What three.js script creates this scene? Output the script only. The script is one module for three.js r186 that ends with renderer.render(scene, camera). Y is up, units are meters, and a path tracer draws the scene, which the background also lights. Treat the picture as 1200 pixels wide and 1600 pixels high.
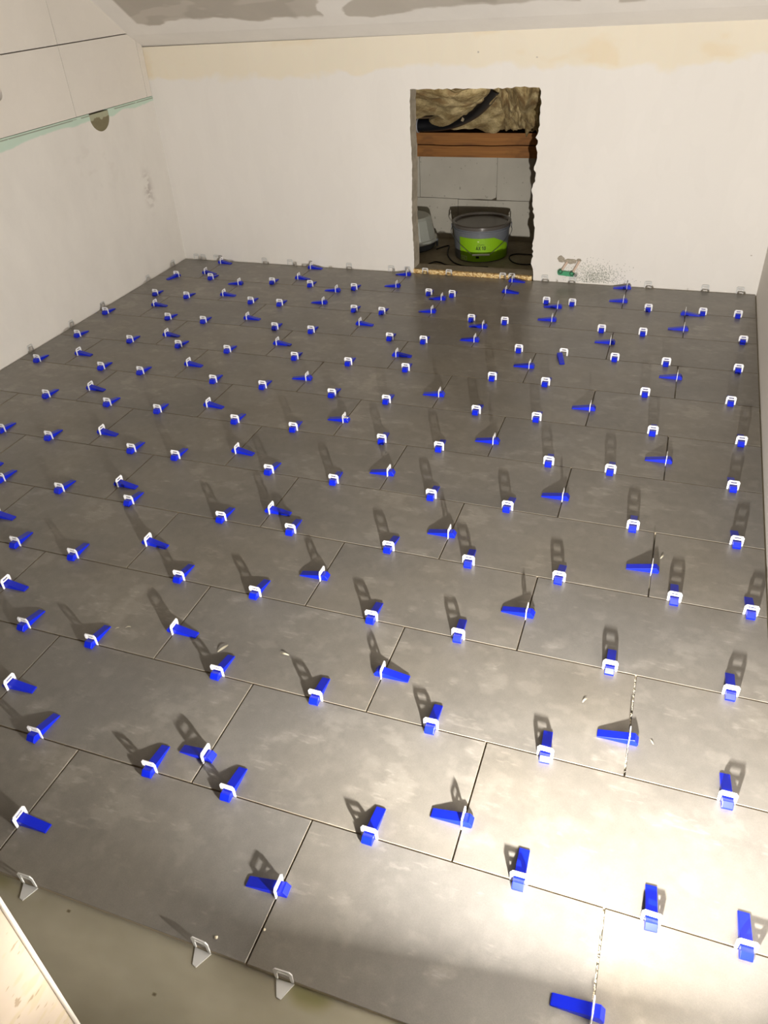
import * as THREE from 'three';
import { RectAreaLightUniformsLib } from 'three/addons/lights/RectAreaLightUniformsLib.js';
import { mergeGeometries, toCreasedNormals } from 'three/addons/utils/BufferGeometryUtils.js';
import { RoundedBoxGeometry } from 'three/addons/geometries/RoundedBoxGeometry.js';

// ---------------------------------------------------------------- camera, light, exposure
// plan coordinates: x across the room, y into the room (three.js -z), h height above the tile tops
const P = (x, y, h = 0) => new THREE.Vector3(x, h, -y);
const scene = new THREE.Scene();
scene.background = new THREE.Color(0x000000);
const camera = new THREE.PerspectiveCamera(67.70, 1200 / 1600, 0.02, 60);
{
  const right = new THREE.Vector3(0.94133732, -0.05418051, -0.33308937);
  const up = new THREE.Vector3(-0.15470163, 0.80792475, -0.56861675);
  const back = new THREE.Vector3(0.29991909, 0.58678963, 0.7521479);
  camera.matrixAutoUpdate = true;
  camera.quaternion.setFromRotationMatrix(new THREE.Matrix4().makeBasis(right, up, back));
  camera.position.copy(P(1.80681, -0.49348, 1.46343));
}
const renderer = new THREE.WebGLRenderer({ antialias: true });
renderer.toneMapping = THREE.LinearToneMapping;
renderer.toneMappingExposure = 3.75;
renderer.shadowMap.enabled = true;
renderer.shadowMap.type = THREE.PCFSoftShadowMap;
RectAreaLightUniformsLib.init();
const LAMP = { x: 1.92, y: -0.203, h: 0.285, width: 0.02, height: 0.05, tilt: 0.5, yaw: -0.14, power: 9000, color: 0xfffaf3 };
{
  const light = new THREE.RectAreaLight(LAMP.color, LAMP.power, LAMP.width, LAMP.height);
  light.name = 'work_light_beam';
  light.position.copy(P(LAMP.x, LAMP.y, LAMP.h));
  light.lookAt(P(LAMP.x + Math.sin(LAMP.yaw) * Math.cos(LAMP.tilt), LAMP.y + Math.cos(LAMP.yaw) * Math.cos(LAMP.tilt), LAMP.h + Math.sin(LAMP.tilt)));
  scene.add(light);
}

// ---------------------------------------------------------------- helpers
let seedState = 12345;
const rnd = () => { seedState = (seedState * 1664525 + 1013904223) >>> 0; return seedState / 4294967296; };
const jit = (a) => (rnd() * 2 - 1) * a;
const clamp = (v, a = 0, b = 1) => Math.min(b, Math.max(a, v));
const smooth = (a, b, v) => { const t = clamp((v - a) / (b - a)); return t * t * (3 - 2 * t); };
const hash = (x, y, s) => { let h = (x * 374761393 + y * 668265263 + s * 974634533) | 0; h = Math.imul(h ^ (h >>> 13), 1274126177); h ^= h >>> 16; return (h >>> 0) / 4294967296; };
function vnoise(x, y, px, py, s) {                                   // value noise, periodic in px, py cells
  const xi = Math.floor(x), yi = Math.floor(y), fx = x - xi, fy = y - yi;
  const u = fx * fx * (3 - 2 * fx), v = fy * fy * (3 - 2 * fy), m = (a, n) => ((a % n) + n) % n;
  const a = hash(m(xi, px), m(yi, py), s), b = hash(m(xi + 1, px), m(yi, py), s), c = hash(m(xi, px), m(yi + 1, py), s), d = hash(m(xi + 1, px), m(yi + 1, py), s);
  return a + (b - a) * u + (c - a) * v + (a - b - c + d) * u * v;
}
function fbm(u, v, fx, fy, oct, s) {                                 // u, v in 0..1, periodic
  let sum = 0, amp = 0.5, tot = 0;
  for (let o = 0; o < oct; o++) { sum += amp * vnoise(u * fx, v * fy, fx, fy, s + o * 17); tot += amp; amp *= 0.55; fx *= 2; fy *= 2; }
  return sum / tot;
}
function dataTexture(w, h, fn, srgb = true, repeat = true) {         // fn(u, v) -> [r, g, b] 0..255; v up
  const d = new Uint8Array(w * h * 4);
  for (let j = 0; j < h; j++) for (let i = 0; i < w; i++) {
    const c = fn((i + 0.5) / w, (j + 0.5) / h), k = (j * w + i) * 4;
    d[k] = clamp(c[0], 0, 255); d[k + 1] = clamp(c[1], 0, 255); d[k + 2] = clamp(c[2], 0, 255); d[k + 3] = 255;
  }
  const t = new THREE.DataTexture(d, w, h);
  if (srgb) t.colorSpace = THREE.SRGBColorSpace;
  t.wrapS = t.wrapT = repeat ? THREE.RepeatWrapping : THREE.ClampToEdgeWrapping;
  t.magFilter = THREE.LinearFilter; t.minFilter = THREE.LinearMipmapLinearFilter; t.generateMipmaps = true; t.needsUpdate = true;
  return t;
}
const mix3 = (a, b, t) => [a[0] + (b[0] - a[0]) * t, a[1] + (b[1] - a[1]) * t, a[2] + (b[2] - a[2]) * t];
const std = (o) => new THREE.MeshPhysicalMaterial({ roughness: 0.8, metalness: 0, ...o });
const used = new Map();
function numbered(name) { const n = used.get(name) || 0; used.set(name, n + 1); return n ? `${name}_${String(n).padStart(3, '0')}` : name; }
function mesh(name, geometry, material, parent) {
  const m = new THREE.Mesh(geometry, material);
  m.name = parent ? name : numbered(name);
  m.castShadow = m.receiveShadow = true;
  (parent || scene).add(m);
  return m;
}
function tag(o, label, category, group) { o.userData.label = label; o.userData.category = category; if (group) o.userData.group = group; return o; }
function struct(o) { o.userData.kind = 'structure'; return o; }
function group(name, position = P(0, 0, 0), turn = 0) { const g = new THREE.Group(); g.name = numbered(name); g.position.copy(position); g.rotation.y = turn; scene.add(g); return g; }
const box = (x0, x1, y0, y1, h0, h1) => { const g = new THREE.BoxGeometry(x1 - x0, h1 - h0, y1 - y0); g.translate((x0 + x1) / 2, (h0 + h1) / 2, -(y0 + y1) / 2); return g; };
function metreUv(g, scale = 1) {                                     // planar uv by the dominant axis of each face, in metres
  const n = g.index ? g.toNonIndexed() : g; n.computeVertexNormals();
  const p = n.attributes.position, q = n.attributes.normal, uv = new Float32Array(p.count * 2);
  for (let i = 0; i < p.count; i++) {
    const ax = Math.abs(q.getX(i)), ay = Math.abs(q.getY(i)), az = Math.abs(q.getZ(i));
    let u, v;
    if (ay >= ax && ay >= az) { u = p.getX(i); v = -p.getZ(i); } else if (ax >= az) { u = -p.getZ(i); v = p.getY(i); } else { u = p.getX(i); v = p.getY(i); }
    uv[2 * i] = u * scale; uv[2 * i + 1] = v * scale;
  }
  n.setAttribute('uv', new THREE.BufferAttribute(uv, 2));
  return n;
}
function quadGrid(nx, ny, fn, uvfn) {                                // fn(u, v) -> Vector3
  const pos = [], uv = [], idx = [];
  for (let j = 0; j <= ny; j++) for (let i = 0; i <= nx; i++) { const p = fn(i / nx, j / ny); pos.push(p.x, p.y, p.z); const t = uvfn ? uvfn(i / nx, j / ny) : [i / nx, j / ny]; uv.push(t[0], t[1]); }
  for (let j = 0; j < ny; j++) for (let i = 0; i < nx; i++) { const a = j * (nx + 1) + i, b = a + 1, c = a + nx + 1, d = c + 1; idx.push(a, b, d, a, d, c); }
  const g = new THREE.BufferGeometry();
  g.setAttribute('position', new THREE.Float32BufferAttribute(pos, 3)); g.setAttribute('uv', new THREE.Float32BufferAttribute(uv, 2)); g.setIndex(idx); g.computeVertexNormals();
  return g;
}
function tube(points, r, seg = 48, rad = 8) { return new THREE.TubeGeometry(new THREE.CatmullRomCurve3(points), seg, r, rad, false); }

// ---------------------------------------------------------------- dimensions of the room
const XL = -1.062, YB = 3.622, WALL_TOP = 1.157;
const rightX = (y) => 2.2073 + 0.018 * (y - 1.4);                     // the right wall is slightly out of square
const SCREED = -0.0105, TILE_T = 0.0095, GAP = 0.0038;
const slopeH = (y) => y > 3.52 ? 1.214 - (y - 3.52) * 0.55 : 1.214 + (3.52 - y) * 0.692;
const RIDGE_Y = 1.75, FLAT_H = slopeH(RIDGE_Y);

// ---------------------------------------------------------------- surface textures
const tileMap = dataTexture(1024, 1024, (u, v) => {                  // 1.2 m square of concrete-look porcelain
  const cloud = fbm(u, v, 3, 5, 4, 11), wisp = fbm(u, v, 15, 24, 5, 31), blot = fbm(u, v, 21, 26, 4, 57), scr = fbm(u, v, 40, 150, 3, 63), grain = hash(Math.floor(u * 1024), Math.floor(v * 1024), 5);
  const w = smooth(0.54, 0.74, wisp) * smooth(0.42, 0.62, cloud), b = smooth(0.6, 0.8, blot);
  let t = 120 + (cloud - 0.5) * 28 + w * 12 + b * 8 + smooth(0.62, 0.78, scr) * smooth(0.5, 0.65, wisp) * 12 + (grain - 0.5) * 8;
  t += (fbm(u, v, 60, 60, 2, 77) - 0.5) * 9;
  const warm = fbm(u, v, 4, 4, 2, 91) - 0.5;
  return [t * 1.01 + warm * 5, t * 0.975 + warm * 1.5, t * 0.915 - warm * 5];
});
const tileRough = dataTexture(512, 512, (u, v) => { const t = 84 + (fbm(u, v, 6, 8, 4, 23) - 0.5) * 26 + (fbm(u, v, 70, 70, 2, 3) - 0.5) * 12; return [t, t, t]; }, false);
const tileTop = std({ map: tileMap, roughnessMap: tileRough, roughness: 1.0, bumpMap: tileRough, bumpScale: 0.0003, specularIntensity: 1 });
const tileBody = std({ color: 0xa39680, roughness: 0.9 });
const paintNoise = dataTexture(512, 512, (u, v) => { const t = 128 + (fbm(u, v, 8, 8, 5, 41) - 0.5) * 130 + (fbm(u, v, 80, 80, 2, 43) - 0.5) * 60; return [t, t, t]; }, false);
const BW0 = -1.2, BW1 = 2.4;
const backMap = dataTexture(1440, 512, (u, v) => {                   // back wall: roller paint over a yellowish first coat
  const x = BW0 + u * (BW1 - BW0), h = v * 1.2;
  let c = [232, 228, 222];
  const n = fbm(u, v, 9, 4, 5, 101), n2 = fbm(u, v, 34, 12, 4, 107);
  const edge = 1.015 + (n - 0.5) * 0.16 + (n2 - 0.5) * 0.05;         // ragged lower border of the band left unrolled
  c = mix3(c, [232, 222, 200], smooth(-0.014, 0.014, h - edge) * 0.8);
  const o = smooth(0.56, 0.72, fbm(u, v, 14, 7, 4, 115)) * smooth(0.03, 0.05, h - edge + 0.02);
  c = mix3(c, [228, 210, 178], o * 0.5);
  const roll = (fbm(u, v, 26, 3, 3, 131) - 0.5) * 6; c = c.map((k) => k + roll);
  const dx = (x - 1.455) / 0.095, dh = (h - 0.04) / 0.05;            // dirty spray marks beside the pipe stub
  const q = hash(Math.floor(x * 420), Math.floor(h * 426), 9), dense = Math.exp(-(dx * dx + dh * dh) * 1.1);
  if (h > 0.006 && q < dense * 0.5) c = mix3(c, [92, 98, 84], 0.45 + 0.5 * hash(Math.floor(x * 420), Math.floor(h * 426), 29));
  const sp = hash(Math.floor(x * 150), Math.floor(h * 150), 77); if (sp > 0.99997) c = [186, 178, 168];
  return c;
}, true, false);
const paintRough = { roughness: 0.82, bumpMap: paintNoise, bumpScale: 0.0008 };
const backPaint = std({ map: backMap, ...paintRough });
const roughMortarMap = dataTexture(256, 256, (u, v) => { const t = fbm(u, v, 8, 8, 5, 201); const g = hash(Math.floor(u * 256), Math.floor(v * 256), 6); return mix3([166, 156, 138], [206, 196, 178], clamp(t * 1.5 - 0.25 + (g - 0.5) * 0.3)); });
roughMortarMap.repeat.set(3, 3);
const roughMortar = std({ map: roughMortarMap, roughness: 0.95, bumpMap: paintNoise, bumpScale: 0.008 });
const ceilMap = dataTexture(1024, 512, (u, v) => {                   // u: x across, v: y from 2.4 to 3.75
  const x = BW0 + u * (BW1 - BW0), y = 2.4 + v * 1.35;
  let c = [226, 221, 214];
  const n = fbm(u, v, 10, 9, 5, 301), n2 = fbm(u, v, 5, 6, 3, 311);
  const xw = x + (n - 0.5) * 0.22, gaps = Math.max(smooth(0.085, 0.07, Math.abs(xw - 0.18)), smooth(0.1, 0.085, Math.abs(xw - 1.37)), smooth(0.03, 0.01, x + 0.96), smooth(0.1, 0.06, Math.abs(x - 2.26)));
  const inP = smooth(0.008, -0.008, y - 3.452 - (n - 0.5) * 0.12) * (1 - gaps) * smooth(0.3, 0.34, n2 + n * 0.3);
  c = mix3(c, [180, 172, 160], inP * 0.85);
  const deep = smooth(0.5, 0.54, fbm(u, v, 7, 8, 4, 333)) * inP; c = mix3(c, [166, 158, 146], deep * 0.6);
  const k = (fbm(u, v, 24, 12, 4, 341) - 0.5) * 10; return c.map((a) => a + k);
}, true, false);
const ceilPaint = std({ map: ceilMap, ...paintRough });
const YW0 = -0.3, YW1 = 3.75;
const leftMap = dataTexture(1600, 400, (u, v) => {                   // left wall plaster: paint, mint primer smear at the top, scuffs
  const y = YW0 + u * (YW1 - YW0), h = v * 1.0;
  let c = [229, 225, 218];
  const n = fbm(u, v, 30, 8, 4, 401);
  const low = 0.876 + (n - 0.5) * 0.036 - smooth(2.85, 2.4, y) * 0.02;
  c = mix3(c, [194, 217, 200], smooth(-0.004, 0.004, h - low) * 0.9);
  if (h > 0.896 && h < 0.899 && n > 0.42) c = [150, 160, 142];
  const k = (fbm(u, v, 40, 5, 4, 431) - 0.5) * 10; c = c.map((a) => a + k);
  const sm = Math.exp(-(((y - 3.4) / 0.035) ** 2 + ((h - 0.46) / 0.09) ** 2)) * smooth(0.4, 0.65, fbm(u, v, 90, 40, 3, 447));
  c = mix3(c, [176, 168, 160], sm * 0.7);
  const sm2 = Math.exp(-(((y - 3.0) / 0.2) ** 2 + ((h - 0.66) / 0.12) ** 2)) * smooth(0.52, 0.7, fbm(u, v, 60, 20, 3, 457));
  c = mix3(c, [198, 190, 180], sm2 * 0.22);
  return c;
}, true, false);
const leftPaint = std({ map: leftMap, ...paintRough });
const bareMasonry = std({ color: 0x857b6c, roughness: 0.95, bumpMap: paintNoise, bumpScale: 0.004 });
const rightPaint = std({ color: 0xe0dbd4, ...paintRough });
const boardMap = dataTexture(512, 512, (u, v) => { const t = (fbm(u, v, 4, 4, 5, 501) - 0.5) * 10; return [228 + t, 222 + t, 213 + t]; });
const boardMat = std({ map: boardMap, roughness: 0.9, bumpMap: paintNoise, bumpScale: 0.0004 });
const darkGap = std({ color: 0x4a4238, roughness: 1 });
const screedMap = dataTexture(1024, 512, (u, v) => {                 // x 0..3.4 , y -1.9..-0.2+...: troweled levelling compound with crumbs
  const n = fbm(u, v, 7, 5, 5, 601), f = fbm(u, v, 50, 30, 3, 617), g = hash(Math.floor(u * 512), Math.floor(v * 256), 14);
  let c = mix3([150, 144, 126], [176, 170, 150], clamp(n * 1.6 - 0.3)); c = c.map((a) => a + (f - 0.5) * 16);
  if (g > 0.9993) c = [96, 86, 64];
  const y = -1.1 + v * 1.2, streak = smooth(0.03, 0.0, Math.abs(y + 0.012 + (f - 0.5) * 0.02)) * smooth(0.55, 0.68, fbm(u, v, 22, 3, 3, 633));
  return mix3(c, [112, 108, 62], streak * 0.75);                     // olive adhesive squeezed out along the tile edge
});
const screedMat = std({ map: screedMap, roughness: 0.75, bumpMap: paintNoise, bumpScale: 0.0008 });

// ---------------------------------------------------------------- floor: screed and tiles, each tile its own piece
const floor = struct(group('floor'));
{
  const s = metreUv(box(XL - 0.1, 2.4, -1.6, YB + 0.01, -0.2, SCREED));
  const uv = s.attributes.uv; for (let i = 0; i < uv.count; i++) uv.setXY(i, (uv.getX(i) + 1.2) / 3.6, (uv.getY(i) + 1.1) / 1.2);
  mesh('screed', s, screedMat, floor);
}
function tileGeometry(x0, x1, y0, y1, x1b, ou, ov) {                 // x1 at the near side, x1b at the far side
  const c = 0.0006, z0 = -TILE_T, pos = [], uv = [];
  const o = [[x0, y0], [x1, y0], [x1b, y1], [x0, y1]], t = [[x0 + c, y0 + c], [x1 - c, y0 + c], [x1b - c, y1 - c], [x0 + c, y1 - c]];
  const put = (p, h) => { pos.push(p[0], h, -p[1]); uv.push((p[0] - x0) / 1.2 + ou, (p[1] - y0) / 1.2 + ov); };
  const quad = (a, b, d, e, ha, hb) => { put(a, ha); put(b, ha); put(d, hb); put(a, ha); put(d, hb); put(e, hb); };
  quad(t[0], t[1], t[2], t[3], 0, 0);
  for (let i = 0; i < 4; i++) { const j = (i + 1) % 4; quad(o[i], o[j], t[j], t[i], -c, 0); }
  const split = pos.length / 3;
  for (let i = 0; i < 4; i++) { const j = (i + 1) % 4; quad(o[i], o[j], o[j], o[i], z0, -c); }
  const g = new THREE.BufferGeometry();
  g.setAttribute('position', new THREE.Float32BufferAttribute(pos, 3)); g.setAttribute('uv', new THREE.Float32BufferAttribute(uv, 2));
  g.computeVertexNormals(); g.addGroup(0, split, 0); g.addGroup(split, pos.length / 3 - split, 1);
  return g;
}
const tileOffset = (k) => k % 2 ? 0.0815 + 0.004 * (k - 1) : 0.3853 + 0.004 * (k - 2);
for (let k = 1; k <= 12; k++) {
  const ya = (k - 1) * 0.3 + (k === 1 ? 0 : GAP / 2), yb = k === 12 ? 3.61 : k * 0.3 - GAP / 2;
  for (let n = -3; n <= 4; n++) {
    let a = tileOffset(k) + (n - 1) * 0.6 + GAP / 2, b = a + 0.6 - GAP, ra = rightX(ya) - 0.006, rb = rightX(yb) - 0.006;
    a = Math.max(a, XL + 0.006);
    if (b > ra - 0.04) b = 9;
    if (b <= XL + 0.03 || a >= ra - 0.04) continue;
    const m = mesh('tile', tileGeometry(a, Math.min(b, ra), ya, yb, Math.min(b, rb), rnd(), rnd()), [tileTop, tileBody], floor);
    m.position.y = jit(0.00015);
  }
}

// ---------------------------------------------------------------- back wall with the rough opening
const OPEN = [[0.446, 1.124, -0.02]];
{
  const s = new THREE.Shape([[BW0, -0.2], [BW1, -0.2], [BW1, 1.175], [BW0, 1.14]].map((a) => new THREE.Vector2(...a)));
  const h = new THREE.Path(), L = [], R = [], T = [];
  for (let i = 0; i <= 70; i++) {
    const t = i / 70, hh = -0.02 + t * 0.945;
    L.push([0.446 + 0.011 * t + jit(0.0022) + 0.003 * Math.sin(t * 13), hh]);
    R.push([1.123 - 0.012 * t - 0.014 * smooth(0.25, 0.5, t) + 0.012 * smooth(0.6, 0.78, t) + jit(0.0062) + 0.0045 * Math.sin(t * 21 + 1) + 0.003 * Math.sin(t * 47), hh]);
  }
  for (let i = 1; i < 30; i++) T.push([0.457 + (1.097 - 0.457) * i / 30, 0.924 + jit(0.003) + (i > 24 ? 0.004 : 0)]);
  const pts = [...R, ...T.reverse(), ...L.reverse()];
  h.moveTo(...pts[0]); for (const p of pts.slice(1)) h.lineTo(...p); h.closePath();
  s.holes.push(h);
  const g = new THREE.ExtrudeGeometry(s, { depth: 0.1, bevelEnabled: false });
  const uv = g.attributes.uv, gr = g.groups[0];
  for (let i = gr.start; i < gr.start + gr.count; i++) uv.setXY(i, (uv.getX(i) - BW0) / (BW1 - BW0), uv.getY(i) / 1.2);
  g.translate(0, 0, -YB - 0.1);
  struct(mesh('wall_back', g, [backPaint, roughMortar]));
}
// ---------------------------------------------------------------- left wall: plaster below, bare boards above
const wallLeft = struct(group('wall_left'));
{
  const side = (pts, holes, depth, x) => {                           // pts in (y, h); front face looks along +x
    const s = new THREE.Shape(pts.map((a) => new THREE.Vector2(...a))); for (const p of holes) s.holes.push(p);
    const g = new THREE.ExtrudeGeometry(s, { depth, bevelEnabled: false, curveSegments: 24 }); g.rotateY(Math.PI / 2); g.translate(x - depth, 0, 0); return g;
  };
  const top = 0.9055, U = [];
  for (let i = 0; i <= 20; i++) { const a = i / 20 * Math.PI; U.push([3.128 - 0.078 * Math.cos(a) * (1 - 0.12 * Math.sin(a)) , 0.872 - 0.058 * Math.sin(a)]); }
  const pts = [[-0.3, -0.2], [YB + 0.1, -0.2], [YB + 0.1, top], [U[20][0], top], ...U.slice().reverse(), [U[0][0], top], [-0.3, top]];
  const g = side(pts, [], 0.03, XL), uv = g.attributes.uv;
  for (let i = 0; i < uv.count; i++) { const y = -g.attributes.position.getZ(i), hh = g.attributes.position.getY(i); uv.setXY(i, (y - YW0) / (YW1 - YW0), hh); }
  mesh('plaster', g, leftPaint, wallLeft);
  const fill = metreUv(box(XL - 0.03, XL - 0.002, 3.03, 3.22, 0.8, 0.9));
  const fillMap = dataTexture(128, 128, (u, v) => { const t = fbm(u, v, 6, 6, 4, 703), e = 0.74 + (fbm(u, v, 5, 3, 3, 709) - 0.5) * 0.3; return mix3(mix3([120, 112, 86], [134, 126, 98], t), [170, 170, 144], smooth(-0.03, 0.03, v - e)); });
  { const q = fill.attributes.uv; for (let i = 0; i < q.count; i++) q.setXY(i, (q.getX(i) - 3.03) / 0.19, (q.getY(i) - 0.8) / 0.1); }
  mesh('mortar_fill', fill, std({ map: fillMap, roughness: 0.95 }), wallLeft);
  mesh('backing', metreUv(mergeGeometries([box(XL - 0.2, XL - 0.03, -0.9, YB + 0.12, -0.2, FLAT_H + 0.2).toNonIndexed()])), darkGap, wallLeft);
  // boards: rows of 0.305, columns of 0.619, the top ones cut to the roof slope
  const cols = [-0.3, -0.142, 0.477, 1.096, 1.715, 2.334, 2.953, 3.572, YB - 0.001], G = 0.0022;
  const clip = (poly) => {                                           // keep the part below the slope
    const out = [], f = (p) => Math.min(slopeH(p[0]), FLAT_H) - 0.003 - p[1];
    const dense = []; poly.forEach((p, i) => { const q = poly[(i + 1) % poly.length]; for (let k = 0; k < 24; k++) dense.push([p[0] + (q[0] - p[0]) * k / 24, p[1] + (q[1] - p[1]) * k / 24]); });
    dense.forEach((p, i) => { const q = dense[(i + 1) % dense.length], a = f(p), b = f(q); if (a >= 0) out.push(p); if ((a >= 0) !== (b >= 0)) { const t = a / (a - b); out.push([p[0] + (q[0] - p[0]) * t, p[1] + (q[1] - p[1]) * t]); } });
    return out;
  };
  for (let r = 0; r < 5; r++) for (let c = 0; c + 1 < cols.length; c++) {
    const h0 = 0.908 + r * 0.305 + (r ? G : 0), h1 = 0.908 + (r + 1) * 0.305 - G, poly = clip([[cols[c] + G, h0], [cols[c + 1] - G, h0], [cols[c + 1] - G, h1], [cols[c] + G, h1]]);
    if (poly.length < 3 || (r && c === 7)) continue;
    const holes = [];
    if (r === 0 && c === 5) { const p = new THREE.Path(); p.absarc(2.482, 1.079, 0.034, 0, Math.PI * 2, true); holes.push(p); }
    const b = side(poly, holes, 0.03, XL);
    mesh('board', b, boardMat, wallLeft);
  }
  mesh('mortar_plug', metreUv(box(XL - 0.03, XL - 0.02, 2.44, 2.52, 1.04, 1.12)), std({ color: 0x6b6052, roughness: 1 }), wallLeft);
}
// ---------------------------------------------------------------- right wall, ceiling, front wall and landing
{
  const s = new THREE.Shape([[-1.6, -0.2], [YB + 0.1, -0.2], [YB + 0.1, FLAT_H + 0.3], [-1.6, FLAT_H + 0.3]].map((a) => new THREE.Vector2(...a)));
  const g = new THREE.ExtrudeGeometry(s, { depth: 0.15, bevelEnabled: false }); g.rotateY(Math.PI / 2);
  const p = g.attributes.position; for (let i = 0; i < p.count; i++) p.setX(i, p.getX(i) + rightX(-p.getZ(i)));
  g.computeVertexNormals(); struct(mesh('wall_right', g, rightPaint));
  const prof = [[YB + 0.12, slopeH(YB + 0.12)], [3.56, slopeH(3.56)], [3.52, 1.214], [2.6, slopeH(2.6)], [RIDGE_Y, FLAT_H], [-1.6, FLAT_H]];
  const under = [], uvs = [], idx = [], T = 0.12;
  prof.forEach(([y, h], i) => { for (const x of [BW0, BW1]) { under.push(x, h + (x - 0.5) * 0.006, -y); uvs.push((x - BW0) / (BW1 - BW0), (y - 2.4) / 1.35); } });
  prof.forEach(([y, h]) => { for (const x of [BW0, BW1]) { under.push(x, h + T + (x - 0.5) * 0.006, -y); uvs.push((x - BW0) / (BW1 - BW0), (y - 2.4) / 1.35); } });
  const n = prof.length;
  for (let i = 0; i + 1 < n; i++) { const a = 2 * i; idx.push(a, a + 2, a + 3, a, a + 3, a + 1); const b = a + 2 * n; idx.push(b, b + 3, b + 2, b, b + 1, b + 3); }
  let cg = new THREE.BufferGeometry(); cg.setAttribute('position', new THREE.Float32BufferAttribute(under, 3)); cg.setAttribute('uv', new THREE.Float32BufferAttribute(uvs, 2)); cg.setIndex(idx);
  cg = cg.toNonIndexed(); cg.computeVertexNormals();
  struct(mesh('ceiling', cg, ceilPaint));
  // front wall: its end with the corner bead is seen in the lower left corner
  const AX = 1.15, lean = 0.02, wallFront = struct(group('wall_front'));
  const rev = quadGrid(40, 40, (u, v) => { const y0 = -0.2256 + lean * v * 2; return P(AX, -1.0 + (y0 + 1.0) * u, -0.2 + v * 2.25); }, (u, v) => [u * 0.8, v * 2.25]);
  const revealMap = dataTexture(512, 1024, (u, v) => { const t = fbm(u, v, 6, 14, 5, 801), s2 = fbm(u, v, 30, 84, 2, 813), hsh = fbm(u, v, 60, 168, 2, 829); let c = mix3([156, 143, 127], [172, 159, 142], t); c = mix3(c, [156, 144, 112], smooth(0.62, 0.75, s2) * 0.4); if (hsh > 0.8) c = mix3(c, [118, 102, 78], 0.6); return c; });
  const revealMat = std({ map: revealMap, roughness: 0.95, bumpMap: paintNoise, bumpScale: 0.001 });
  mesh('reveal', rev, revealMat, wallFront);
  mesh('corner_bead', (() => { const g2 = tube([P(AX + 0.001, -0.2266 - 0.004, -0.2), P(AX + 0.001, -0.2266 + 0.045 - 0.004, 2.05)], 0.0035, 2, 8); return g2; })(), std({ color: 0xd8d2c6, roughness: 0.45, metalness: 0.35 }), wallFront);
  mesh('masonry', metreUv(mergeGeometries([box(XL - 0.2, AX - 0.002, -1.0, -0.235, -0.2, FLAT_H + 0.15).toNonIndexed(), box(AX - 0.002, 2.4, -1.0, -0.235, 2.05, FLAT_H + 0.15).toNonIndexed()])), bareMasonry, wallFront);
  struct(mesh('wall_landing', metreUv(mergeGeometries([box(XL - 0.2, 2.4, -1.72, -1.6, -0.2, FLAT_H + 0.2).toNonIndexed(), box(XL - 0.2, XL - 0.05, -1.65, -0.95, -0.2, FLAT_H + 0.2).toNonIndexed()])), bareMasonry));
}
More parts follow.
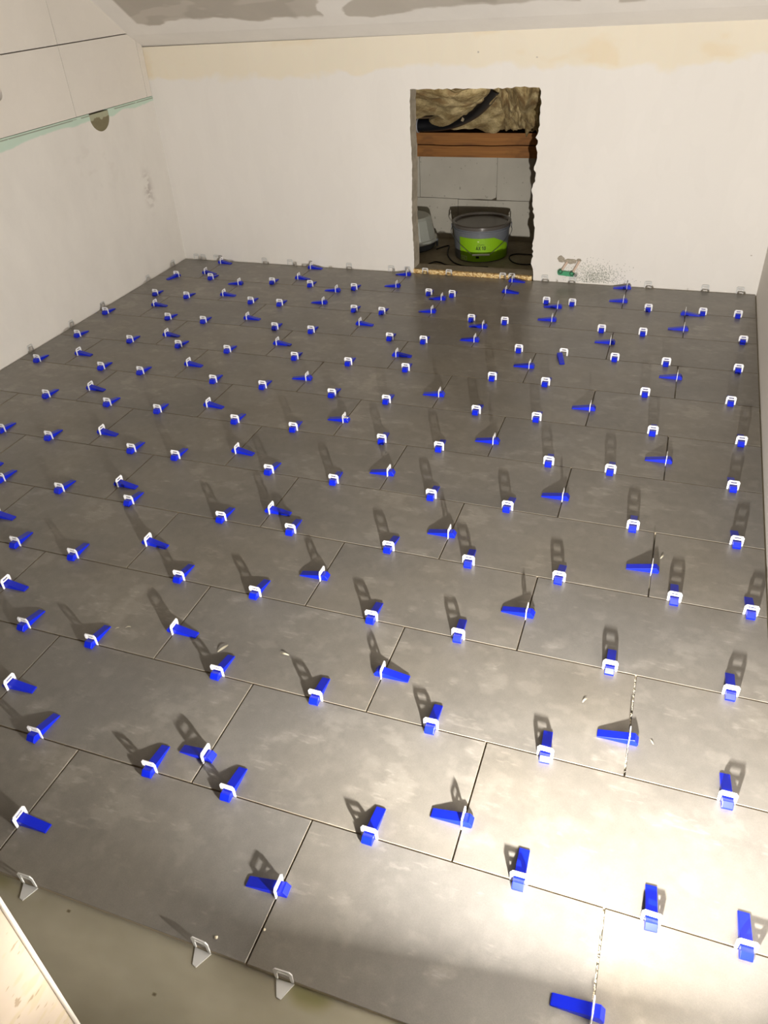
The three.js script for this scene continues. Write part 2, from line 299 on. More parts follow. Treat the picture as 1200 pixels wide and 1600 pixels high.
// ---------------------------------------------------------------- the niche under the eaves behind the opening
const SILL = 0.0215, NF = -0.065, NB = 4.5, BEAM_Y = 4.43;          // the niche floor lies lower than the sill, which shades it
{
  const osbMap = dataTexture(512, 64, (u, v) => { const a = fbm(u, v, 60, 5, 2, 901), b = fbm(u, v, 130, 7, 2, 911); let c = mix3([206, 170, 110], [238, 214, 160], smooth(0.35, 0.65, a)); if (b > 0.66) c = mix3(c, [120, 76, 36], 0.8); return c; });
  const sill = metreUv(box(0.447, 1.121, YB - 0.006, YB + 0.012, SCREED, SILL)); { const q = sill.attributes.uv; for (let i = 0; i < q.count; i++) q.setXY(i, (q.getX(i) - 0.447) / 0.68, q.getY(i) * 30); }
  struct(mesh('trim_1', sill, std({ map: osbMap, roughness: 0.85 })));
  const dustMap = dataTexture(512, 512, (u, v) => { const t = fbm(u, v, 6, 9, 5, 921), g = fbm(u, v, 60, 60, 2, 931); return mix3([138, 130, 112], [172, 163, 142], clamp(t * 1.4 - 0.2 + (g - 0.5) * 0.5)); });
  const dusty = std({ map: dustMap, roughness: 0.95, bumpMap: paintNoise, bumpScale: 0.003 });
  struct(mesh('floor_niche', metreUv(box(-0.3, 1.7, YB + 0.1, NB + 0.3, -0.25, NF)), dusty));
  struct(mesh('trim_2', metreUv(box(0.448, 1.118, YB + 0.012, YB + 0.1, -0.02, SILL - 0.001)), dusty));
  const blockMap = dataTexture(256, 256, (u, v) => { const t = (fbm(u, v, 5, 5, 5, 941) - 0.5) * 26, p = fbm(u, v, 60, 60, 2, 951); const k = p > 0.86 ? -36 : 0; return [190 + t + k, 185 + t + k, 172 + t + k]; });
  const block = std({ map: blockMap, roughness: 0.95, bumpMap: paintNoise, bumpScale: 0.002 }), g = 0.0016;
  const niche = struct(group('wall_niche'));
  const ex = (pts, x = 0) => { const s = new THREE.Shape(pts.map((a) => new THREE.Vector2(...a))); const e = new THREE.ExtrudeGeometry(s, { depth: 0.1, bevelEnabled: false }); e.translate(0, 0, -NB - 0.1); return e; };
  const q = g * 0.6;
  mesh('block', ex([[-0.3, 0.188], [0.2185 - g, 0.1885], [0.2185 - g, 0.44], [-0.3, 0.44]]), block, niche);
  mesh('block', ex([[0.2185 + g, 0.1895], [0.4, 0.188], [0.53, 0.184], [0.61, 0.188], [0.69, 0.186], [0.7185, 0.2], [0.7205, 0.235], [0.7223 - q, 0.25], [0.7223 - q, 0.44], [0.2185 + g, 0.44]]), block, niche);
  mesh('block', ex([[0.7223 + q, 0.185], [0.9, 0.184], [1.7, 0.183], [1.7, 0.44], [0.7223 + q, 0.44]]), block, niche);
  mesh('block', ex([[-0.3, NF], [0.473 - g, NF], [0.473 - g, 0.183], [0.36, 0.186], [-0.3, 0.1855]]), block, niche);
  mesh('block', ex([[0.473 + g, NF], [0.668 - q * 0.5, NF], [0.668 - q * 0.5, 0.1805], [0.473 + g, 0.1815]]), block, niche);
  mesh('block', ex([[0.668 + q * 0.5, NF], [1.7, NF], [1.7, 0.1805], [0.9, 0.1815], [0.668 + q * 0.5, 0.1805]]), block, niche);
  mesh('backing', box(-0.35, 1.75, NB + 0.015, NB + 0.25, NF, 0.43), std({ color: 0x5a5142, roughness: 1 }), niche);
  struct(mesh('wall_niche_side', metreUv(mergeGeometries([box(-0.4, -0.3, YB + 0.1, NB + 0.3, -0.25, 1.1).toNonIndexed(), box(1.7, 1.8, YB + 0.1, NB + 0.3, -0.25, 1.1).toNonIndexed()])), block));
  // timber wall plate of two members, and rafter board at the left
  const woodMap = dataTexture(512, 256, (u, v) => { const ring = fbm(u, v, 3, 26, 4, 961), k = fbm(u, v, 7, 60, 3, 971), st = fbm(u, v, 5, 4, 4, 981); let c = mix3([134, 86, 38], [172, 116, 54], clamp(ring * 1.2 - 0.1 + (k - 0.5) * 0.5)); c = mix3(c, [120, 78, 34], smooth(0.55, 0.75, st) * 0.6); return c; });
  const wood = std({ map: woodMap, roughness: 0.7 });
  const beam = (h0, h1, w) => {
    const X = (u) => -0.3 + u * 2, Q = (fn) => quadGrid(60, 1, fn, (u, v) => [u * 3.3, v * 0.4]).toNonIndexed();
    return mergeGeometries([Q((u, v) => P(X(u), BEAM_Y, v ? h1 + w(u, 1) : h0 + w(u, 0))), Q((u, v) => P(X(u), BEAM_Y + v * 0.15, h1 + w(u, 1))), Q((u, v) => P(X(u), BEAM_Y + 0.15 - v * 0.15, h0 + w(u, 0))), Q((u, v) => P(X(1 - u), BEAM_Y + 0.15, v ? h1 : h0))]);
  };
  const wav = (u) => 0.004 * Math.sin(u * 9 + 1) + 0.0012 * Math.sin(u * 47);
  struct(mesh('beam', beam(0.519, 0.583, (u, t) => t ? 0 : wav(u)), wood)); struct(mesh('beam', beam(0.447, 0.5135, (u, t) => t ? wav(u) : 0), wood));
  // roof underside that closes the niche
  const slab = (h) => quadGrid(1, 1, (u, v) => P(-0.4 + u * 2.2, YB + 0.08 + v * 1.2, h - v * 0.72)).toNonIndexed();
  struct(mesh('ceiling_niche', metreUv(mergeGeometries([slab(1.24), slab(1.32), box(-0.4, 1.8, NB + 0.25, NB + 0.35, -0.25, 1.0).toNonIndexed()])), std({ color: 0x7c664a, roughness: 1, side: THREE.DoubleSide })));
}
// mineral wool pieces: lumpy slabs lying on the roof slope
{
  const woolMap = dataTexture(512, 512, (u, v) => { const a = fbm(u, v, 7, 10, 5, 1001), b = fbm(u, v, 60, 80, 2, 1011), f = fbm(u, v, 5, 6, 3, 1021); let c = mix3([142, 120, 78], [224, 204, 154], clamp(a * 1.9 - 0.45 + (b - 0.5) * 0.5)); return mix3(c, [128, 96, 58], smooth(0.6, 0.75, f) * 0.5); });
  const wool = std({ map: woolMap, roughness: 1, bumpMap: paintNoise, bumpScale: 0.008, sheen: 0.2, sheenRoughness: 1 });
  const N = new THREE.Vector3(0, -1, 0.7).normalize();               // filled below: slope normal towards the room
  const nrm = P(0, -0.49, -0.872).normalize();
  function batt(q, thick, lift, seed, label, amp = 0.02) {          // q: four corners x, y, h (near-left, near-right, far-right, far-left)
    const nx = 44, ny = 34, L = (u, v) => { const a = [0, 1, 2].map((i) => (q[0][i] * (1 - u) + q[1][i] * u) * (1 - v) + (q[3][i] * (1 - u) + q[2][i] * u) * v); return a; };
    const rag = (t, s) => (vnoise(t * 9, s, 999, 999, seed) - 0.5) * 0.03 + (vnoise(t * 31, s, 999, 999, seed + 5) - 0.5) * 0.016;
    const at = (u, v, front) => {
      const eu = Math.min(u, 1 - u), ev = Math.min(v, 1 - v), round = 1 - Math.pow(clamp(Math.min(eu, ev) / 0.09), 0.5);
      const uu = u + (u < 0.5 ? rag(v, 3) : rag(v, 7)) * (1 - eu * 2), vv = v + (v < 0.5 ? rag(u, 13) : rag(u, 17)) * (1 - ev * 2), a = L(uu, vv), p = P(a[0], a[1], a[2]);
      const bump = (fbm(u * 0.5, v * 0.5, 10, 10, 4, seed + 31) - 0.5) * 2 * amp + Math.max(0, vnoise(u * 5 + v * 3, v * 3, 99, 99, seed + 3) - 0.55) * 0.08;
      return p.addScaledVector(nrm, front ? lift - round * thick * 0.5 + bump : lift - thick + round * thick * 0.2);
    };
    const f = quadGrid(nx, ny, (u, v) => at(u, 1 - v, true)), b = quadGrid(nx, ny, (u, v) => at(1 - u, 1 - v, false));
    const rim = [];
    const strip = (fn) => rim.push(quadGrid(40, 1, fn));
    strip((t, s) => at(t, 1, s > 0.5)); strip((t, s) => at(1 - t, 0, s > 0.5)); strip((t, s) => at(1, 1 - t, s > 0.5)); strip((t, s) => at(0, t, s > 0.5));
    const m = mesh('insulation_batt', mergeGeometries([f, b, ...rim].map((k) => k.toNonIndexed())), wool);
    m.material = wool; tag(m, label, 'insulation', 'mineral wool under the roof slope');
  }
  batt([[0.30, 3.88, 0.925], [0.84, 3.90, 0.912], [0.60, 4.235, 0.735], [0.235, 4.29, 0.712]], 0.05, 0.035, 5, 'large mineral wool slab above the black pipe, in the wall opening');
  batt([[0.79, 3.88, 0.892], [0.87, 3.88, 0.892], [0.785, 4.415, 0.592], [0.24, 4.43, 0.585]], 0.05, 0.0, 15, 'triangular mineral wool piece below the black pipe, widest at the timber');
  batt([[0.85, 3.84, 0.905], [0.93, 3.84, 0.905], [0.93, 4.41, 0.592], [0.775, 4.42, 0.587]], 0.04, -0.004, 25, 'narrow greyish mineral wool strip in the middle of three upright pieces', 0.022);
  batt([[0.925, 3.82, 0.93], [1.16, 3.82, 0.93], [1.10, 4.41, 0.595], [0.905, 4.42, 0.59]], 0.05, 0.016, 35, 'mineral wool piece at the ragged edge of the wall opening');
  const pipe = group('waste_pipe');
  const path = [[0.02, 4.40, 0.62], [0.152, 4.392, 0.624], [0.249, 4.381, 0.631], [0.342, 4.377, 0.635], [0.417, 4.361, 0.644], [0.494, 4.329, 0.662], [0.561, 4.279, 0.69], [0.63, 4.216, 0.725], [0.684, 4.152, 0.761], [0.749, 4.057, 0.814], [0.84, 3.90, 0.90]].map((a) => P(...a));
  mesh('pipe', tube(path, 0.036, 110, 20), std({ color: 0x15161a, roughness: 0.38 }), pipe);
  const ring = new THREE.TorusGeometry(0.038, 0.0035, 8, 28); ring.rotateY(Math.PI / 2); ring.translate(0.255, 0.6315, -4.3805);
  mesh('cable_tie', ring, std({ color: 0xb9b9bd, roughness: 0.4 }), pipe).userData.label = 'pale tie ring';
  const tagG = new RoundedBoxGeometry(0.016, 0.05, 0.004, 2, 0.0015); tagG.rotateZ(-0.3); tagG.rotateX(-0.6); tagG.translate(0.578, 0.702, -4.225);
  mesh('pipe_strap', tagG, std({ color: 0xa79a80, roughness: 0.8 }), pipe);
  tag(pipe, 'curved black plastic pipe rising between the mineral wool pieces', 'pipe');
}
// ---------------------------------------------------------------- bucket, tub and cables in the niche
{
  const bx = 0.70, by = 4.20, turn = Math.atan2(1.807 - bx, 0.493 + by), b = group('bucket', P(bx, by, NF), turn); b.scale.setScalar(1.06);
  const lathe = (pts, n = 72) => new THREE.LatheGeometry(pts.map((a) => new THREE.Vector2(...a)), n);
  const rad = (h) => 0.150 + (0.163 - 0.150) * h / 0.2;
  mesh('body', toCreasedNormals(lathe([[0, 0], [0.144, 0], [0.149, 0.003], [rad(0.02), 0.02], [rad(0.16), 0.16], [rad(0.165) + 0.004, 0.163], [rad(0.17) + 0.004, 0.17], [rad(0.172), 0.172], [rad(0.19), 0.19], [0.158, 0.19], [0.15, 0.17], [0, 0.165]]), 0.6), std({ color: 0x75797f, roughness: 0.42 }), b);
  mesh('lid', toCreasedNormals(lathe([[0, 0.186], [0.146, 0.186], [0.152, 0.197], [0.16, 0.2], [0.1685, 0.197], [0.1695, 0.184], [0.166, 0.183], [0.166, 0.179], [0.1, 0.178], [0, 0.178]]), 0.6), std({ color: 0x5f5a55, roughness: 0.22 }), b);
  const arc = (a0, a1, h0, h1, off, n = 40, m = 6) => quadGrid(n, m, (u, v) => { const h = h0 + (h1 - h0) * v, a1v = typeof a1 === 'function' ? a1(v) : a1, a = a0 + (a1v - a0) * u, r = rad(h) + off; return new THREE.Vector3(r * Math.sin(a), h, r * Math.cos(a)); });
  const cv = document.createElement('canvas'); cv.width = 512; cv.height = 256; const c = cv.getContext('2d');
  c.fillStyle = '#8fc31a'; c.fillRect(0, 0, 512, 256);
  c.fillStyle = '#dcefa8'; c.beginPath(); c.arc(176, 34, 7, 0, 7); c.fill();
  c.fillStyle = '#4d6a18'; for (let i = 0; i < 7; i++) c.fillRect(166 + i * 9, 66 - (i % 3) * 2, 6, 8);
  c.fillStyle = '#141a0c'; c.font = 'bold 58px sans-serif'; c.save(); c.translate(156, 126); c.scale(0.55, 1); c.fillText('AX 10', 0, 0); c.restore();
  c.strokeStyle = '#dfe6cc'; c.lineWidth = 4; c.strokeRect(8, 204, 60, 44); c.fillStyle = '#dfe6cc'; c.fillRect(24, 214, 8, 24); c.fillRect(40, 214, 12, 8); c.fillRect(40, 230, 12, 8);
  c.fillStyle = '#1d2b0a'; c.fillRect(156, 194, 28, 24);
  const lt = new THREE.CanvasTexture(cv); lt.colorSpace = THREE.SRGBColorSpace; lt.magFilter = THREE.LinearFilter;
  const lab = mesh('label', (() => { const H0 = 0.006, H1 = 0.138, g = arc(-0.86, (v) => v < 0.58 ? 1.34 - 0.14 * v / 0.58 : 1.2 - (v - 0.58) / 0.42 * 0.74, H0, H1, 0.0014, 40, 24); const p = g.attributes.position, uv = g.attributes.uv; for (let i = 0; i < p.count; i++) uv.setXY(i, (Math.atan2(p.getX(i), p.getZ(i)) + 0.86) / 2.2, (p.getY(i) - H0) / (H1 - H0)); return g; })(), std({ map: lt, roughness: 0.42 }), b);
  lab.userData.label = 'lime green label';
  const handle = mesh('handle', tube([[-0.168, 0.168, 0.012], [-0.172, 0.15, 0.05], [-0.14, 0.115, 0.105], [-0.07, 0.066, 0.157], [-0.05, 0.053, 0.166], [0, 0.052, 0.174], [0.05, 0.053, 0.166], [0.07, 0.066, 0.157], [0.14, 0.115, 0.105], [0.172, 0.15, 0.05], [0.168, 0.168, 0.012]].map((a) => new THREE.Vector3(...a)), 0.0016, 120, 6), std({ color: 0x8f9296, roughness: 0.35, metalness: 0.8 }), b);
  const grip = new THREE.CylinderGeometry(0.0055, 0.0055, 0.098, 14); grip.rotateZ(Math.PI / 2); grip.translate(0, 0.0525, 0.1725);
  mesh('grip', grip, std({ color: 0xd9dcd6, roughness: 0.4 }), handle);
  for (const s of [-1, 1]) { const e = new THREE.TorusGeometry(0.014, 0.0025, 8, 20); e.rotateY(Math.PI / 2); e.translate(s * 0.171, 0.168, 0.004); mesh('ear', e, std({ color: 0x8a8c8e, roughness: 0.4 }), b); }
  tag(b, 'grey plastic bucket with a lime green label in the wall opening', 'bucket');

  const t = group('plastic_tub', P(0.226, 4.27, NF), 0.25);
  const prism = (pts, n) => { const g = new THREE.LatheGeometry(pts.map((a) => new THREE.Vector2(...a)), n).toNonIndexed(); g.computeVertexNormals(); return g; };
  mesh('tub', toCreasedNormals(prism([[0.157, 0.046], [0.166, 0.048], [0.166, 0.066], [0.154, 0.07], [0.127, 0.185], [0.115, 0.2], [0.0, 0.204]], 14), 0.3), std({ color: 0xd9dcd2, roughness: 0.28, transmission: 0.45, thickness: 0, side: THREE.DoubleSide }), t);
  mesh('base', toCreasedNormals(prism([[0, 0.0], [0.135, 0], [0.15, 0.012], [0.156, 0.045], [0, 0.046]], 28), 0.5), std({ color: 0x5d636c, roughness: 0.5 }), t);
  const la = new RoundedBoxGeometry(0.014, 0.045, 0.03, 2, 0.003); la.translate(0.164, 0.036, 0.02); mesh('latch', la, std({ color: 0x5d636c, roughness: 0.35 }), t);
  tag(t, 'clear plastic tub upside down on a grey base beside the bucket', 'tub', undefined);

  const cab = std({ color: 0x0d0d0e, roughness: 0.55 }), H = NF + 0.0042;
  const cable = (pts, label) => tag(mesh('cable', tube(pts.map(([x, y, h]) => P(x, y, h || H)), 0.004, 80, 8), cab), label, 'cable', 'black cables on the niche floor');
  cable([[0.40, 4.245], [0.43, 4.302], [0.457, 4.327], [0.47, 4.28], [0.478, 4.23], [0.512, 4.121], [0.58, 4.01], [0.639, 3.968], [0.70, 3.958], [0.80, 3.965]], 'black cable curling from the tub round the front of the bucket');
  cable([[0.425, 3.95], [0.445, 3.985], [0.462, 4.006], [0.50, 3.996], [0.537, 3.966], [0.587, 3.955], [0.66, 3.945]], 'short black cable end lying along the sill of the opening');
  cable([[1.25, 4.26], [1.084, 4.242], [1.0, 4.236], [0.906, 4.23], [0.885, 4.195], [0.9, 4.12], [0.95, 4.06], [1.013, 4.05], [1.1, 4.09], [1.2, 4.1]], 'black cable lying in a loop on the side of the ragged edge');
}
// ---------------------------------------------------------------- pipe stub on the back wall
{
  const g = group('wall_socket_plate', P(1.305, YB, 0.056));
  const bar = new THREE.Shape(); bar.moveTo(-0.038, -0.012); bar.lineTo(0.036, -0.017); bar.quadraticCurveTo(0.042, -0.004, 0.036, 0.002); bar.lineTo(-0.02, 0.006); bar.quadraticCurveTo(-0.03, 0.02, -0.044, 0.008); bar.quadraticCurveTo(-0.048, -0.006, -0.038, -0.012);
  const bg = new THREE.ExtrudeGeometry(bar, { depth: 0.014, bevelEnabled: true, bevelSize: 0.002, bevelThickness: 0.002, bevelSegments: 2 }); bg.translate(0, 0, 0.003); mesh('bracket', bg, std({ color: 0x3f9a6c, roughness: 0.45 }), g);
  for (const [x, y] of [[-0.031, 0.006], [0.029, -0.001]]) { const s = new THREE.TorusGeometry(0.0095, 0.003, 8, 22); s.translate(x, y, 0.02); mesh('collar', s, std({ color: 0x2d5a41, roughness: 0.5 }), g); }
  const cap = new THREE.CylinderGeometry(0.0085, 0.0095, 0.02, 20); cap.rotateX(Math.PI / 2); cap.translate(0.05, -0.008, 0.014); mesh('plug', cap, std({ color: 0xc9c9c6, roughness: 0.25, metalness: 0.9 }), g);
  for (const [a, b2] of [[[-0.026, 0.01], [-0.001, 0.055]], [[0.034, 0.004], [0.062, 0.064]]]) mesh('pipe', tube([new THREE.Vector3(...a, 0.016), new THREE.Vector3((a[0] + b2[0]) / 2, (a[1] + b2[1]) / 2, 0.012), new THREE.Vector3(...b2, 0.0065)], 0.0062, 14, 10), std({ color: 0xcdb5a2, roughness: 0.5 }), g);
  const lump = (x, y, rx, ry, seed) => { const s = new THREE.SphereGeometry(1, 24, 14), p = s.attributes.position; for (let i = 0; i < p.count; i++) { const k = 1 + (vnoise(p.getX(i) * 2 + 9, p.getY(i) * 2 + 9, 99, 99, seed) - 0.5) * 0.4; p.setXYZ(i, x + p.getX(i) * rx * k, y + p.getY(i) * ry * k, 0.001 + p.getZ(i) * 0.006); } s.computeVertexNormals(); return s; };
  mesh('mortar_patch', mergeGeometries([lump(-0.035, 0.067, 0.019, 0.017, 3), lump(0.016, 0.057, 0.034, 0.013, 8), lump(0.058, 0.066, 0.012, 0.008, 12)]), roughMortar, g);
  tag(g, 'green pipe bracket with two pinkish pipe stubs on the white wall', 'pipe bracket');
}
// ---------------------------------------------------------------- levelling clips and wedges
const wedgeMat = std({ color: 0x0a22c8, roughness: 0.34, specularIntensity: 0.8 });
const clipMat = std({ color: 0xf2f2f4, roughness: 0.38 });
const clearClipMat = std({ color: 0xececea, roughness: 0.35, transmission: 0.3, thickness: 0 });
const wedgeGeo = (() => {                                            // clip plane at x = 0, thin end towards +x
  const s = new THREE.Shape([[0.068, 0.0006], [0.0685, 0.0022], [0.067, 0.0032], [-0.01, 0.0178], [-0.0125, 0.0178], [-0.0205, 0.0072], [-0.0205, 0.0055], [-0.0185, 0.0006]].map((a) => new THREE.Vector2(...a)));
  const g = new THREE.ExtrudeGeometry(s, { depth: 0.0195, bevelEnabled: true, bevelSize: 0.0005, bevelThickness: 0.0008, bevelSegments: 2, steps: 1 }); g.translate(0, 0, -0.00975);
  const p = g.attributes.position; for (let i = 0; i < p.count; i++) p.setZ(i, p.getZ(i) * (1 + 0.06 * clamp(-p.getX(i) / 0.02)));   // a little wider at the head
  return g;
})();
function clipShape(w) {
  const s = new THREE.Shape([[-w, 0], [-w - 0.0004, 0.027], [-w + 0.004, 0.0335], [w - 0.004, 0.0335], [w + 0.0004, 0.027], [w, 0], [w - 0.0052, 0], [w - 0.0056, 0.0195], [-w + 0.0056, 0.0195], [-w + 0.0052, 0]].map((a) => new THREE.Vector2(...a)));
  const h = new THREE.Path(); h.moveTo(-0.0095, 0.0235); h.lineTo(-0.0095, 0.0285); h.lineTo(0.0095, 0.0285); h.lineTo(0.0095, 0.0235); h.closePath(); s.holes.push(h);
  return s;
}
const clipGeo = (() => {
  const a = new THREE.ExtrudeGeometry(clipShape(0.0178), { depth: 0.0016, bevelEnabled: true, bevelSize: 0.0004, bevelThickness: 0.0004, bevelSegments: 1 }); a.translate(0, 0.0006, -0.0008);
  const legs = [-1, 1].map((k) => { const b = new THREE.BoxGeometry(0.005, 0.006, 0.0012); b.translate(k * 0.0152, -0.0025, 0); return b.toNonIndexed(); });
  return mergeGeometries([a, ...legs]);
})();
const baseGeo = (() => { const s = new THREE.Shape([[-0.0175, 0], [-0.005, -0.027], [0.004, -0.029], [0.0175, 0]].map((a) => new THREE.Vector2(...a))); const g = new THREE.ExtrudeGeometry(s, { depth: 0.0012, bevelEnabled: true, bevelSize: 0.0004, bevelThickness: 0.0003, bevelSegments: 1 }); g.rotateX(-Math.PI / 2); g.scale(1, 1, 1); g.translate(0, SCREED + 0.0004, 0); return g; })();
const ORD = ['zeroth', 'first', 'second', 'third', 'fourth', 'fifth', 'sixth', 'seventh', 'eighth', 'ninth', 'tenth', 'eleventh', 'twelfth'];
const wedge0 = new THREE.Mesh(wedgeGeo, wedgeMat), clip0 = new THREE.Mesh(clipGeo, clipMat);
for (const m of [wedge0, clip0]) m.castShadow = m.receiveShadow = true;
function place(proto, name, pos, turn, label, category, grp) {
  const o = proto.clone(); o.name = numbered(name); o.position.copy(pos); o.rotation.y = turn; o.userData = {}; tag(o, label, category, grp); scene.add(o); return o;
}
// x in mm of every wedge on the long joints, front joint first
const LONG = [
  [558, 880, 1081, 1411, 1720, 1964, 2125],
  [267, 495, 884, 1159, 1453, 1718, 2095],
  [-26, 200, 584, 838, 1194, 1438, 1826, 2104],
  [-355, -92, 199, 558, 809, 1139, 1389, 1653, 1964, 2156],
  [-621, -385, 2, 196, 583, 833, 1185, 1441, 1830, 2125],
  [-644, -326, -78, 283, 539, 903, 1125, 1522, 1731, 2118],
  [-945, -578, -365, 12, 254, 576, 816, 1189, 1425, 1849, 2148],
  [-943, -628, -351, -84, 266, 530, 800, 1184, 1407, 1800, 2116],
  [-992, -601, -390, 18, 215, 622, 789, 1236, 1435, 1653, 1864, 2147],
  [-876, -672, -273, -101, 324, 476, 942, 1107, 1563, 1747, 2171],
  [-925, -693, -293, -57, 207, 634, 762, 1256, 1385, 1750, 1999, 2155],
];
// per tile row, front row first: [joint number, mm from the row's near edge, +1 thin end towards +x]
const SHORT = [
  [[1, 107, 1], [2, 141, -1], [3, 113, -1]],
  [[0, 112, 1], [1, 70, -1], [2, 91, -1]],
  [[0, 130, 1], [1, 108, 1], [2, 124, 1], [3, 97, -1]],
  [[-1, 115, 1], [0, 126, 1], [1, 125, -1], [2, 136, -1]],
  [[-1, 88, 1], [0, 90, 1], [1, 87, 1], [2, 119, -1], [3, 115, -1]],
  [[-1, 91, 1], [0, 99, 1], [1, 99, -1], [2, 107, -1]],
  [[-1, 112, 1], [0, 98, 1], [1, 115, -1], [2, 99, -1], [3, 118, -1]],
  [[-2, 114, 1], [-1, 130, 1], [0, 119, -1], [1, 108, -1], [2, 133, -1]],
  [[-1, 109, 1], [0, 134, 1], [1, 135, 1], [2, 150, -1], [3, 179, -1]],
  [[-2, 157, 1], [-1, 92, 1], [0, 143, 1], [1, 68, -1], [1, 230, -1], [2, 173, -1]],
  [[-1, 74, 1], [-1, 251, -1], [0, 70, -1], [0, 253, -1], [1, 67, -1], [1, 247, -1], [2, 81, -1], [2, 251, -1], [3, 92, -1], [3, 281, 1]],
  [[-2, 83, 1], [-2, 274, 1], [-1, 103, 1], [-1, 283, 1], [0, 83, -1], [0, 272, -1], [1, 110, 1], [1, 279, 1], [2, 92, -1], [2, 283, -1]],
];
const WG = 'blue levelling wedges on the tile joints', CG = 'white levelling clips in the tile joints';
LONG.forEach((xs, i) => xs.forEach((mm, j) => {
  const fromRight = xs.length - j, x = mm / 1000, y = (i + 1) * 0.3, where = `the ${ORD[i + 1]} long joint from the front, ${ORD[fromRight]} from the right`;
  place(clip0, 'levelling_clip', P(x, y, 0), jit(0.03), `white clip on ${where}`, 'clip', CG);
  let turn = Math.PI / 2 + jit(0.07), pos = P(x, y, 0), lab = `blue wedge across ${where}`;
  if (i === 8 && mm === 1435) { turn = -Math.PI / 2 + 0.3; pos = P(x - 0.012, y - 0.026, 0.0004); lab = `half-out reversed blue wedge on ${where}`; }
  if (i === 10 && mm === -925) { turn = -Math.PI / 2 - 0.45; lab = `askew reversed blue wedge on ${where}`; }
  place(wedge0, 'levelling_wedge', pos, turn, lab, 'wedge', WG);
}));
SHORT.forEach((row, i) => row.forEach(([n, mm, dir], j) => {
  const k = i + 1, x = tileOffset(k) + n * 0.6, y = i * 0.3 + mm / 1000, where = `short joint, ${ORD[k]} tile row from front, ${ORD[row.length - j]} from right`;
  place(clip0, 'levelling_clip', P(x, y, 0), Math.PI / 2 + jit(0.03), `white clip on ${where}`, 'clip', CG);
  const w = place(wedge0, 'levelling_wedge', P(x, y, 0), (dir > 0 ? 0 : Math.PI) + jit(0.06), `blue wedge over ${where}`, 'wedge', WG);
  if (k === 7 && n === 1) {
    const sp = new THREE.SphereGeometry(1, 18, 8), p = sp.attributes.position; for (let q = 0; q < p.count; q++) { const r = 1 + (vnoise(p.getX(q) * 3 + 9, p.getZ(q) * 3 + 9, 99, 99, 4) - 0.5) * 0.9; p.setXYZ(q, -0.006 + p.getX(q) * 0.011 * r, 0.0165 + p.getY(q) * 0.0025, p.getZ(q) * 0.0085 * r); } sp.computeVertexNormals();
    mesh('mortar_splash', sp, std({ color: 0xd9d6cc, roughness: 0.9 }), w); w.userData.label = `white-splashed wedge, ${where}`;
  }
}));
// clips without wedges, along the front edge and along the walls
function bareClip(x, y, turn, label, grp, mat = clearClipMat, base = false) {
  const g = group('edge_clip', P(x, y, 0), turn); mesh('frame', clipGeo, mat, g); if (base) mesh('base_plate', baseGeo, mat, g);
  tag(g, label, 'clip', grp); return g;
}
bareClip(0.792, -0.0022, 0.03, 'wedgeless clip at the shaded front tile edge beside the rough wall corner', 'clips at the front tile edge', clearClipMat, true);
bareClip(1.191, -0.0022, -0.05, 'wedgeless clip on the front tile edge, middle of the three there', 'clips at the front tile edge', clearClipMat, true);
bareClip(1.360, -0.0022, 0.04, 'wedgeless clip at the front tile edge just past the short joint', 'clips at the front tile edge', clearClipMat, true);
[2.189, 2.498, 2.767, 3.201, 3.477].forEach((y, i) => bareClip(XL + 0.003, y, Math.PI / 2, `grey clip standing in the gap of the boarded wall, ${ORD[5 - i]} from the corner`, 'clips along the boarded wall', clearClipMat));
[-0.978, -0.927, -0.835, -0.502, -0.33, 0.052, 0.314, 0.411].forEach((x, i) => bareClip(x, YB - 0.0055, 0, `grey clip in the wall gap between corner and opening, ${ORD[i + 1]} from the corner`, 'clips along the back wall', clearClipMat));
[0.518, 0.657, 0.963, 1.013].forEach((x, i) => bareClip(x, YB - 0.009, 0, `grey clip against the chipboard sill of the opening, ${ORD[i + 1]} from its left`, 'clips along the opening', clearClipMat));
[1.192, 1.339, 1.726, 2.004, 2.169].forEach((x, i) => bareClip(x, YB - 0.0055, 0, `grey clip in the wall gap beside the green bracket side, ${ORD[i + 1]} from the opening`, 'clips along the back wall', clearClipMat));

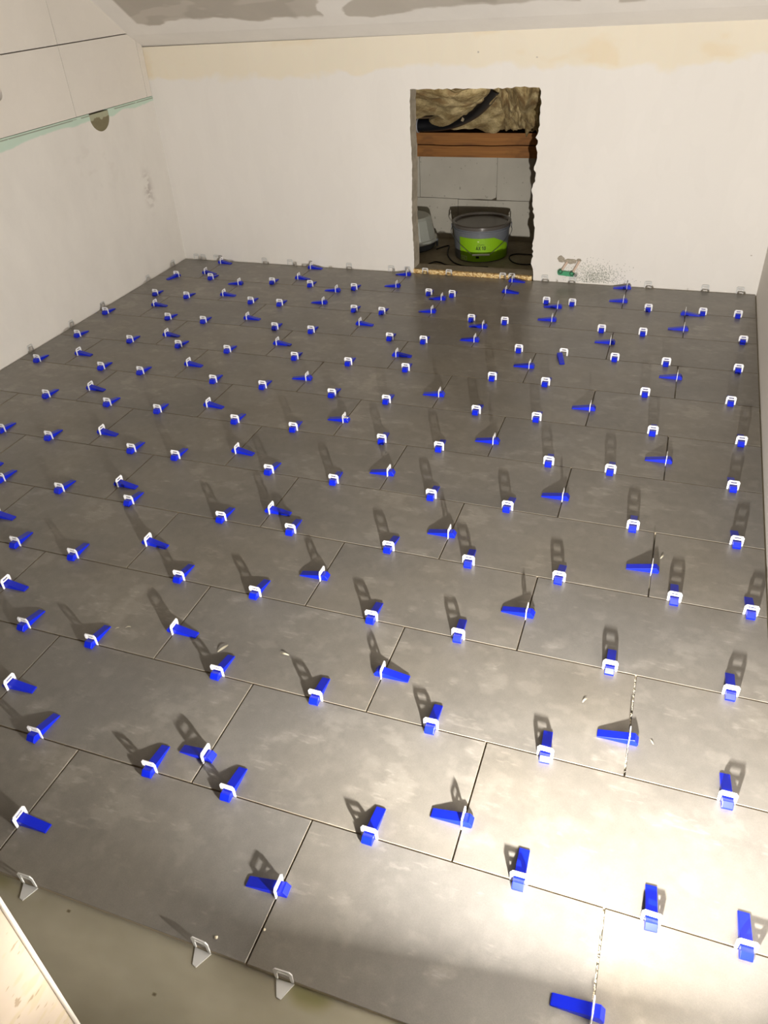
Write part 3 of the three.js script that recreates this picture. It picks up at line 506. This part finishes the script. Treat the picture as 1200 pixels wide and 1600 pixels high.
// ---------------------------------------------------------------- small litter on the tiles
{
  const curl = (len, w, bend, seed) => quadGrid(10, 2, (u, v) => { const t = (u - 0.5) * len; return new THREE.Vector3(t, 0.0008 + Math.sin(u * Math.PI) * bend, (v - 0.5) * w * Math.sin(Math.PI * (0.12 + 0.76 * u)) + Math.sin(u * 2.6 + seed) * bend); });
  const shave = std({ color: 0xd6cfb8, roughness: 0.6, side: THREE.DoubleSide });
  const bits = [[0.849, 0.686, 1.2, 0.034, 'upright pale shaving behind the blue wedge on the second long joint'], [1.018, 0.715, -0.2, 0.026, 'curved pale shaving on the tile between two wedge shadows'], [0.525, 0.669, 0.6, 0.012, 'small pale chip in front of a long clip shadow'],
    [0.553, 0.68, 0.5, 0.016, 'pale sliver lying alone on a tile beside a chip'], [1.783, 0.785, 1.1, 0.02, 'pale scraped curl on the tile near the white mortared joint'], [1.939, 0.708, -0.7, 0.014, 'tiny pale flake on the tile behind the wedge row'], [1.922, 1.386, 1.4, 0.022, 'pale thread standing by the clip on a dark joint']];
  bits.forEach(([x, y, a, len, label], i) => { const m = mesh('plastic_shaving', curl(len, len * 0.22, len * 0.12, i), shave); m.position.copy(P(x, y, 0.0003)); m.rotation.y = a; tag(m, label, 'shaving', 'pale shavings on the tiles'); });
  const crumb = (r, seed) => { const g = new THREE.IcosahedronGeometry(r, 1), p = g.attributes.position; for (let i = 0; i < p.count; i++) { const k = 0.75 + 0.5 * hash(Math.round(p.getX(i) * 1e5), Math.round(p.getY(i) * 1e5) + Math.round(p.getZ(i) * 7e4), seed); p.setXYZ(i, p.getX(i) * k, p.getY(i) * k * 0.7 + r * 0.5, p.getZ(i) * k); } g.computeVertexNormals(); return g; };
  const cm = std({ color: 0xe2d6bd, roughness: 0.9 });
  [[1.207, 0.023, 0.003, 'larger pale crumb near the front tile edge'], [1.287, 0.064, 0.0025, 'pale crumb beside the front short joint']].forEach(([x, y, r, label], i) => { const m = mesh('mortar_crumb', crumb(r, i), cm); m.position.copy(P(x, y, 0.0002)); tag(m, label, 'crumb', 'crumbs on the front tiles'); });
  const parts = [], line = (x, y0, y1, n, side) => { for (let i = 0; i < n; i++) { const g = crumb(0.0005 + rnd() * 0.0008, i); g.translate(x + jit(0.0011) + side, -0.0022, -(y0 + rnd() * (y1 - y0))); parts.push(g); } };
  line(tileOffset(1) + 1.8, 0.005, 0.29, 260, 0); line(tileOffset(3) + 1.8, 0.61, 0.89, 120, 0);
  const m = mesh('mortar_crumbs', mergeGeometries(parts), cm); m.userData.kind = 'stuff'; tag(m, 'pale mortar crumbs sticking in the dark short joints', 'crumbs');
}
// ---------------------------------------------------------------- the work light in the doorway, just outside the picture
{
  const g = group('work_light', P(LAMP.x, LAMP.y, 0), -LAMP.yaw), dark = std({ color: 0x17181b, roughness: 0.7 });
  const put = (name, geo, mat) => { geo.rotateX(LAMP.tilt); geo.translate(0, LAMP.h, 0); return mesh(name, geo, mat, g); };
  const at = (geo, y, z) => { geo.translate(0, y, z); return geo; };
  put('housing', at(new RoundedBoxGeometry(0.07, 0.11, 0.03, 3, 0.006), 0, 0.021), dark);
  put('lamp_panel', at(new THREE.PlaneGeometry(LAMP.width, LAMP.height), 0, 0.004), std({ color: 0xffffff, emissive: 0xfffaf3, emissiveIntensity: 20 }));
  put('visor', at(new RoundedBoxGeometry(0.26, 0.003, 0.09, 1, 0.001), 0.029, -0.036), dark);           // top and bottom plates keep the beam low and off the floor in front
  put('lower_plate', at(new RoundedBoxGeometry(0.26, 0.003, 0.04, 1, 0.001), -0.065, -0.0145), dark);
  const post = new THREE.CylinderGeometry(0.008, 0.008, 0.22, 12); post.translate(0, 0.1, 0.03); mesh('post', post, dark, g);
  const foot = new THREE.CylinderGeometry(0.05, 0.055, 0.012, 28); foot.translate(0, SCREED + 0.006, 0.03); mesh('foot', foot, dark, g);
  tag(g, 'small upright work light standing on the screed in the doorway', 'work light');
}
renderer.render(scene, camera);
